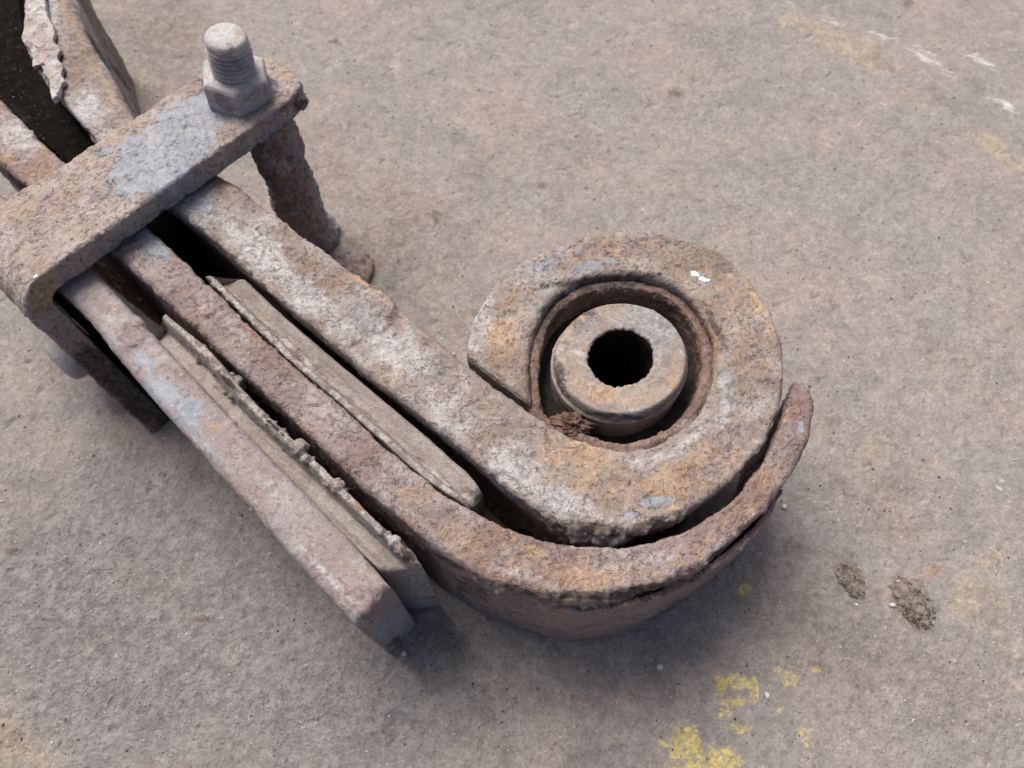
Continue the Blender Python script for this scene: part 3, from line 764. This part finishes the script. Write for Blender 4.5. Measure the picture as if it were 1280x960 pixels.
bolt = turned('bolt', ax_bot, axis, bp, 96, 12, M_BOLT, clip, .22, .3, {'pale': [(275, 40, 22, 14, 0, 1.1), (285, 75, 26, 24, 0, .5)], 'orange': [(296, 50, 9, 9, 0, .9), (288, 58, 10, 5, 0, .6)], 'grey': [(292, 82, 24, 14, 10, .7)]}, rfun=thread,
              label='threaded bolt end crusted with pale lime')
def hexr(a, h):
    k = np.cos(math.pi / 6) / np.cos(((a + .30) % (math.pi / 3)) - math.pi / 6)
    return np.minimum(k, 1.13) * .89
npf = fill_prof([(12.2, -.8), (12.3, .6), (12.3, 7.4), (11.5, 8.5), (8.2, 9.2), (6.0, 9.0)], .35)
turned('nut', ax_bot, axis, npf, 240, 13, M_BOLT, clip, .28, .3, {'grey': [(312, 118, 22, 14, -15, .9)], 'plum': [(280, 128, 22, 8, 35, .9)], 'orange': [(318, 88, 10, 6, 0, 1.), (330, 108, 6, 12, 0, .8)], 'pale': [(262, 95, 16, 14, 0, .8), (290, 100, 40, 9, 0, .6)]}, rfun=hexr,
       label='hexagonal nut below the bolt thread')
s_top = U(334, 152, H); s_bot = s_top * np.array([1, 1, 0])
sax = (s_top - s_bot) / np.linalg.norm(s_top - s_bot); sl = float(np.linalg.norm(s_top - s_bot) * 1000)
def scaly(G):
    p = G * 1000
    return (2.0 * terrace(fbm(p, .085, 4, .62, 6.) * .5 + .5, 3.) + .6 * fbm(p, .3, 3, .6, 2.) - 1.0) * MM
turned('sleeve', s_bot, sax, fill_prof([(12.0, -2), (11.0, 2.2), (9.6, 4.6), (8.8, 7), (8.4, 10), (8.3, 20), (8.1, sl + 1.5), (4, sl + 1.5)], .5), 110, 14, M_SLEEVE, clip, .9, 1.2,
       {'plum': [(350, 200, 34, 26, 30, .9), (375, 255, 22, 22, 0, .8)], 'orange': [(362, 248, 12, 7, 20, .9), (350, 225, 30, 8, 20, .5), (440, 335, 34, 26, 30, .8)], 'grey': [(372, 190, 7, 22, -15, .9), (395, 225, 7, 26, -20, .9), (415, 290, 16, 34, -25, .9), (330, 240, 20, 14, 30, .8), (320, 200, 14, 26, 0, .6)], 'paint': [(372, 192, 5, 16, -15, .7), (366, 268, 10, 7, 0, .8)], 'pale': [(345, 207, 26, 14, 20, .7), (400, 250, 12, 30, -25, .6)]},
       extra=scaly, label='scaly rust covered tube on the clip bolt')
hb = U(436, 334, .003)
turned('bolt_head', hb, np.array([0, 0, 1.]), fill_prof([(8.8, -4), (8.6, -.6), (7.6, .2), (4.0, .7), (.05, .8)], .5), 90, 16, M_SLEEVE, clip, 1.3, 1.3, {'orange': [(445, 340, 40, 30, 0, .5)]}, extra=scaly, label='reddish rust covered bolt head down on the ground')
# rivet head on the outside of the folded leg
rb = U(128, 478, .022); rb = np.array([cb[0], cb[1], .022]) + e * (RB - .0008) + wv * Wd * .42
turned('rivet', rb, e, fill_prof([(8.0, 0), (8.0, 3.6), (7.2, 5.2), (5.0, 6.2), (.05, 6.4)], .4), 72, 15, M_BOLT, clip, .6, .6, {'orange': [(95, 470, 14, 10, 0, .6)]}, label='rounded rivet head on outer face of clip leg')

# ------------------------------------------------------------------ bushing inside the eye
bushing = bpy.data.objects.new('bushing', None); bushing.parent = spring; col.objects.link(bushing); bushing.empty_display_size = .02
bushing['label'] = 'steel and rubber bush pressed into the eye'
inner = np.array([(672, 519), (712, 543), (752, 557), (789, 560), (823, 551), (853, 535), (876, 511), (890, 480), (894, 446), (888, 412), (872, 382), (846, 358), (812, 345), (773, 342), (735, 348), (703, 364), (680, 389), (667, 418), (661, 446), (661, 476), (664, 500)], float)
ic = spline(U(inner[:, 0], inner[:, 1], H), 420, closed=True)[:-1]
shell_prof = densify([(1.03, .02), (1.03, H - .0045), (1.0, H - .0036), (.955, H - .0030), (.90, H - .0034), (.885, H - .0046), (.88, H - .012), (.875, .02)], (26, .4))
rings('bush_shell', ic, shell_prof, 21, M_SHELL, bushing, 1.3, 1.1,
      {'dark': [(750, 356, 110, 10, -4, .9), (690, 390, 14, 50, 25, .8), (880, 400, 8, 50, -25, .5)], 'pale': [(880, 480, 20, 60, 10, .3), (860, 530, 40, 14, -35, .5)], 'plum': [(760, 350, 100, 14, 0, .5)]})
bc = ellipse_ring(777, 446, 87.5, 74.5, H + .0015, 300)
rings('rubber_ring', ic, densify([(.94, .01), (.94, H - .011), (.8, H - .014), (.66, H - .0135), (.62, H - .0125), (.62, .01)], (26, .6)), 22, M_RUB, bushing, .8, .8)
ZB = H + .0005
def bore_shade(V, at):
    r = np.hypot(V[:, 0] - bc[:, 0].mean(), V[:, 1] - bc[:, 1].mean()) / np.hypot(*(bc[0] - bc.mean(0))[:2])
    at['dark'] = np.where((r < .53) & (V[:, 2] < ZB - .0012), 1.3, at['dark'])  # bore wall below the rim darkened, shade of the hole in its colour
def burr(G):
    r = np.hypot(G[..., 0] - bc[:, 0].mean(), G[..., 1] - bc[:, 1].mean()) / np.hypot(*(bc[0] - bc.mean(0))[:2])
    return (sst(.56, .48, r) * sst(ZB - .003, ZB - .0005, G[..., 2])) * (.42 * fbm(G * 1000, .45, 4, .7, 6.)) * MM
tube = densify([(.985, .004), (.985, ZB - .0095), (1.0, ZB - .0070), (1.0, ZB - .0042), (.965, ZB - .0036), (.96, ZB - .0024), (.945, ZB - .0008), (.915, ZB), (.50, ZB), (.475, ZB - .0006), (.465, ZB - .003), (.46, .004)], (18, .33))
rings('bush_tube', bc, tube, 23, M_BUSH, bushing, .42, .35,
      {'pale': [(722, 440, 22, 4, 28, .7), (730, 455, 24, 3, 28, .7), (852, 440, 16, 3, 42, .7), (760, 505, 26, 3, 22, .6), (800, 395, 18, 3, 30, .6), (824, 446, 3, 14, 0, .8), (735, 430, 16, 3, 28, .6)], 'dark': [(735, 400, 40, 20, -25, .5), (700, 470, 8, 26, -15, .8), (770, 520, 60, 4, 5, .8)],
       'orange': [(745, 488, 50, 18, 20, .9), (722, 405, 24, 12, -40, .8), (800, 500, 40, 12, -10, .7), (845, 470, 14, 30, 10, .6), (850, 500, 10, 20, 25, .6), (780, 530, 60, 8, 0, .5)], 'grey': [(810, 410, 60, 50, -20, .9), (735, 410, 30, 20, 0, .6), (740, 480, 24, 20, 0, .5)], 'plum': [(775, 528, 70, 7, 4, .7)]}, extra=burr, attr_fn=bore_shade, label='thick walled steel tube with round bolt hole')
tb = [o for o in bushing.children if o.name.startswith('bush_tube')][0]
tb.data.materials.append(M_BORESHADE)
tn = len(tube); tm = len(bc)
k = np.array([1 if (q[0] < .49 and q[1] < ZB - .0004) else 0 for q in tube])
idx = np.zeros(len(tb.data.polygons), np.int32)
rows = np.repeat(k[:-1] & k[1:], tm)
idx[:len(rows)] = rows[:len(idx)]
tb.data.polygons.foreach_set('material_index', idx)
# torn lump of rubber wedged at the lower left of the gap
def lump(name, cen, r, seed, mat, parent, amp, org, n=40, squash=(1, 1, 1), sc=.25):
    u = np.linspace(0.02, math.pi - .02, n); v = np.linspace(0, 2 * math.pi, n * 2, endpoint=False)
    D = np.stack([np.sin(u)[:, None] * np.cos(v), np.sin(u)[:, None] * np.sin(v), np.cos(u)[:, None] * np.ones_like(v)], -1)
    p = D * 3 + seed * 9.1
    k = 1 + amp * fbm(p, sc * 1.8, 4, .6, seed)
    G = np.asarray(cen) + D * np.asarray(squash) * r * k[..., None]
    f = grid_faces(n, n * 2, True)
    return mesh_np(name, G, f, mat, parent, None, [list(range(n * 2))[::-1], list(range((n - 1) * n * 2, n * n * 2))], True, org)
lc = U(713, 532, H - .005)
lp = lump('rubber_scrap', lc, .0042, 4, M_LUMP, bushing, .42, ORG, 60, (1.2, .8, .7), .42)
lp['label'] = 'crumpled scrap of torn rubber in the gap'

# white scale flake lifting off the main leaf behind the clip
fl_pts = [(20, -30, 50, -34), (33, 0, 56, 0), (32, 20, 58, 15), (27, 46, 68, 38), (33, 58, 66, 50), (38, 66, 75, 60), (40, 82, 72, 72), (50, 80, 79, 82), (54, 92, 76, 92), (60, 100, 81, 100), (63, 112, 76, 106), (66, 125, 71, 119)]
bar('rust_flake', fl_pts, H + .0024, 31, M_FLAKE, spring, rA=.5, rB=.5, zbot=H + .0006, res=.35, amp=.9, flake=1.0, wres=.5, ends=(0, 0),
    feats={'plum': [(35, 58, 8, 9, 0, .8)]}, label='white jagged flake of scale lifting off main leaf')

# ------------------------------------------------------------------ grit and stones on the ground
def rock_proto(seed, k=0):
    r = random.Random(seed)
    vs = [(1, 0, 0), (-1, 0, 0), (0, 1, 0), (0, -1, 0), (0, 0, 1), (0, 0, -1), (.7, .7, .5), (-.7, .6, .4), (.5, -.7, -.3), (-.6, -.6, .5)]
    return vs
def grit(name, mat, count, rmin, rmax, seed, label, dens=None):
    r = np.random.default_rng(seed)
    base = np.array([[1, 0, 0], [-1, 0, 0], [0, 1, 0], [0, -1, 0], [0, 0, 1], [0, 0, -1]], float)
    tri = np.array([[0, 2, 4], [2, 1, 4], [1, 3, 4], [3, 0, 4], [2, 0, 5], [1, 2, 5], [3, 1, 5], [0, 3, 5]])
    xy = np.stack([r.uniform(-.2, .2, count), r.uniform(0.0, .335, count)], 1)
    p3 = np.concatenate([xy * 1000, np.full((count, 1), 9.)], 1)
    keep = fbm(p3, .03, 3, .6, seed) + r.normal(0, .35, count) > -.05
    xy = xy[keep]; count = len(xy)
    z = ground_height(xy)
    rad = (rmin * (rmax / rmin) ** (r.random(count) ** 2.4)) * MM
    V = base[None] * r.uniform(.55, 1.25, (count, 6, 1)) + r.normal(0, .22, (count, 6, 3))
    a = r.uniform(0, 6.28, count); ca, sa_ = np.cos(a), np.sin(a)
    X = V[..., 0] * ca[:, None] - V[..., 1] * sa_[:, None]; Y = V[..., 0] * sa_[:, None] + V[..., 1] * ca[:, None]
    V = np.stack([X, Y, V[..., 2] * .75], -1) * rad[:, None, None]
    V[..., :2] += xy[:, None, :]; V[..., 2] += (z + rad * .3)[:, None]
    T = (tri[None] + (np.arange(count) * 6)[:, None, None]).reshape(-1, 3)
    me = bpy.data.meshes.new(name)
    me.vertices.add(count * 6); me.vertices.foreach_set('co', V.astype(np.float32).ravel())
    me.loops.add(len(T) * 3); me.loops.foreach_set('vertex_index', T.astype(np.int32).ravel())
    me.polygons.add(len(T)); me.polygons.foreach_set('loop_start', np.arange(0, len(T) * 3, 3, dtype=np.int32))
    me.update(calc_edges=True)
    me.materials.append(mat)
    o = bpy.data.objects.new(name, me); col.objects.link(o)
    o['kind'] = 'stuff'; o['label'] = label
    return o
grit('pale_grit', M_GRIT, 9000, .10, .5, 5, 'tiny pale grains scattered over the dirty ground')
grit('dark_grit', M_GRITD, 9000, .10, .55, 9, 'tiny dark crumbs scattered over the dirty ground')

def stone(px, py, r, seed, label, squash=(1., 1., .7), name='pebble', cat='pebble', mat=M_STONE, amp=.45):
    c = U(px, py, 0.); z = gz(c[0], c[1])
    o = lump(name, (c[0], c[1], z + r * MM * squash[2] * .55), r * MM, seed, mat, None, amp, (c[0], c[1], z), 12, squash, .8)
    o.location = (c[0], c[1], z)
    o['label'] = label; o['category'] = cat; o['group'] = 'small pale stones on the ground'
    return o
stone(980, 634, .95, 41, 'small white pebble just right of the wrapper leaf beside the eye')
stone(1123, 727, .6, 42, 'pale pebble at the top edge of the larger soil clump', (1.1, .8, .7))
stone(1114, 757, .8, 43, 'oblong white pebble against the left side of the larger soil clump', (1.3, .8, .7))
stone(1070, 756, .5, 44, 'pale grey pebble below the smaller soil clump')
stone(316, 636, .9, 45, 'bright white pebble lying close to left side of the bottom leaf')
stone(505, 817, .8, 46, 'tiny white pebble just below the square end of the bottom leaf')
stone(958, 870, .95, 47, 'pale pebble beside the worn yellow paint ring', (.8, 1.2, .7))
stone(825, 834, .95, 48, 'chalky white crumb in the dark oily and shaded patch left of the yellow paint ring', (1.1, .9, .6))

# two clumps of dry soil with dark fibres round them
def clump(px, py, r, seed, squash, rot, label, nf):
    c = U(px, py, 0.); z = gz(c[0], c[1])
    root = bpy.data.objects.new('soil_clump', None); col.objects.link(root)
    root.location = (c[0], c[1], z); root.empty_display_size = .01
    root['label'] = label; root['category'] = 'soil clump'; root['group'] = 'fibrous soil clumps'
    ca, sa_ = math.cos(rot), math.sin(rot)
    rq = random.Random(seed + 5)
    for kk in range(6):
      an = kk * 1.047 + rq.uniform(-.4, .4); dd_ = 0. if kk == 0 else r * rq.uniform(.35, .75)
      o = lump('clod', (dd_ * math.cos(an) * MM, dd_ * math.sin(an) * MM, 0), r * rq.uniform(.28, .55) * MM, seed + kk * 3, M_SOIL, root, .55, (0, 0, 0), 44, (1., 1., .16), .45)
      me = o.data
      co = np.empty(len(me.vertices) * 3, np.float32); me.vertices.foreach_get('co', co); co = co.reshape(-1, 3)
      q = co * np.array([squash[0], squash[1], 1.]); q = np.stack([q[:, 0] * ca - q[:, 1] * sa_, q[:, 0] * sa_ + q[:, 1] * ca, q[:, 2]], 1)
      me.vertices.foreach_set('co', q.astype(np.float32).ravel()); me.update()
    rr_ = random.Random(seed)
    V, Fq = [], []
    for k in range(nf):
        a = rr_.uniform(0, 6.28); rad = r * rr_.uniform(.12, 1.0) ** .6 * 1.05 * MM
        x, y = rad * math.cos(a) * squash[0], rad * math.sin(a) * squash[1]
        x, y = x * ca - y * sa_, x * sa_ + y * ca
        d = a + rot + math.pi / 2 + rr_.uniform(-.9, .9); L = rr_.uniform(.4, 1.7) * MM; bend = rr_.uniform(-.9, .9); t = rr_.uniform(.06, .15) * MM
        zb = gz(c[0] + x, c[1] + y) - z + rr_.uniform(.05, .35) * MM
        s0 = len(V)
        for i in range(5):
            f = i / 4
            cx, cy = x + math.cos(d + bend * f) * L * (f - .5), y + math.sin(d + bend * f) * L * (f - .5)
            nx, ny = -math.sin(d), math.cos(d); w_ = t * (1 - .6 * abs(f - .4))
            zz = zb + math.sin(f * 3.14) * .35 * MM
            V += [(cx + nx * w_, cy + ny * w_, zz), (cx, cy, zz + w_), (cx - nx * w_, cy - ny * w_, zz), (cx, cy, zz - w_)]
        for i in range(4):
            for j in range(4): Fq.append((s0 + i * 4 + j, s0 + i * 4 + (j + 1) % 4, s0 + i * 4 + 4 + (j + 1) % 4, s0 + i * 4 + 4 + j))
    fb = mesh_np('fibre', V, Fq, M_FIBRE, root)
    fb['kind'] = 'stuff'
    return root
clump(1064, 728, 4.6, 61, (.75, 1.25), math.radians(28), 'smaller brown soil clump with fibres, left of the other clump', 90)
clump(1142, 757, 6.6, 62, (.8, 1.2), math.radians(24), 'larger brown soil clump with tangled fibres, right of the other clump', 170)
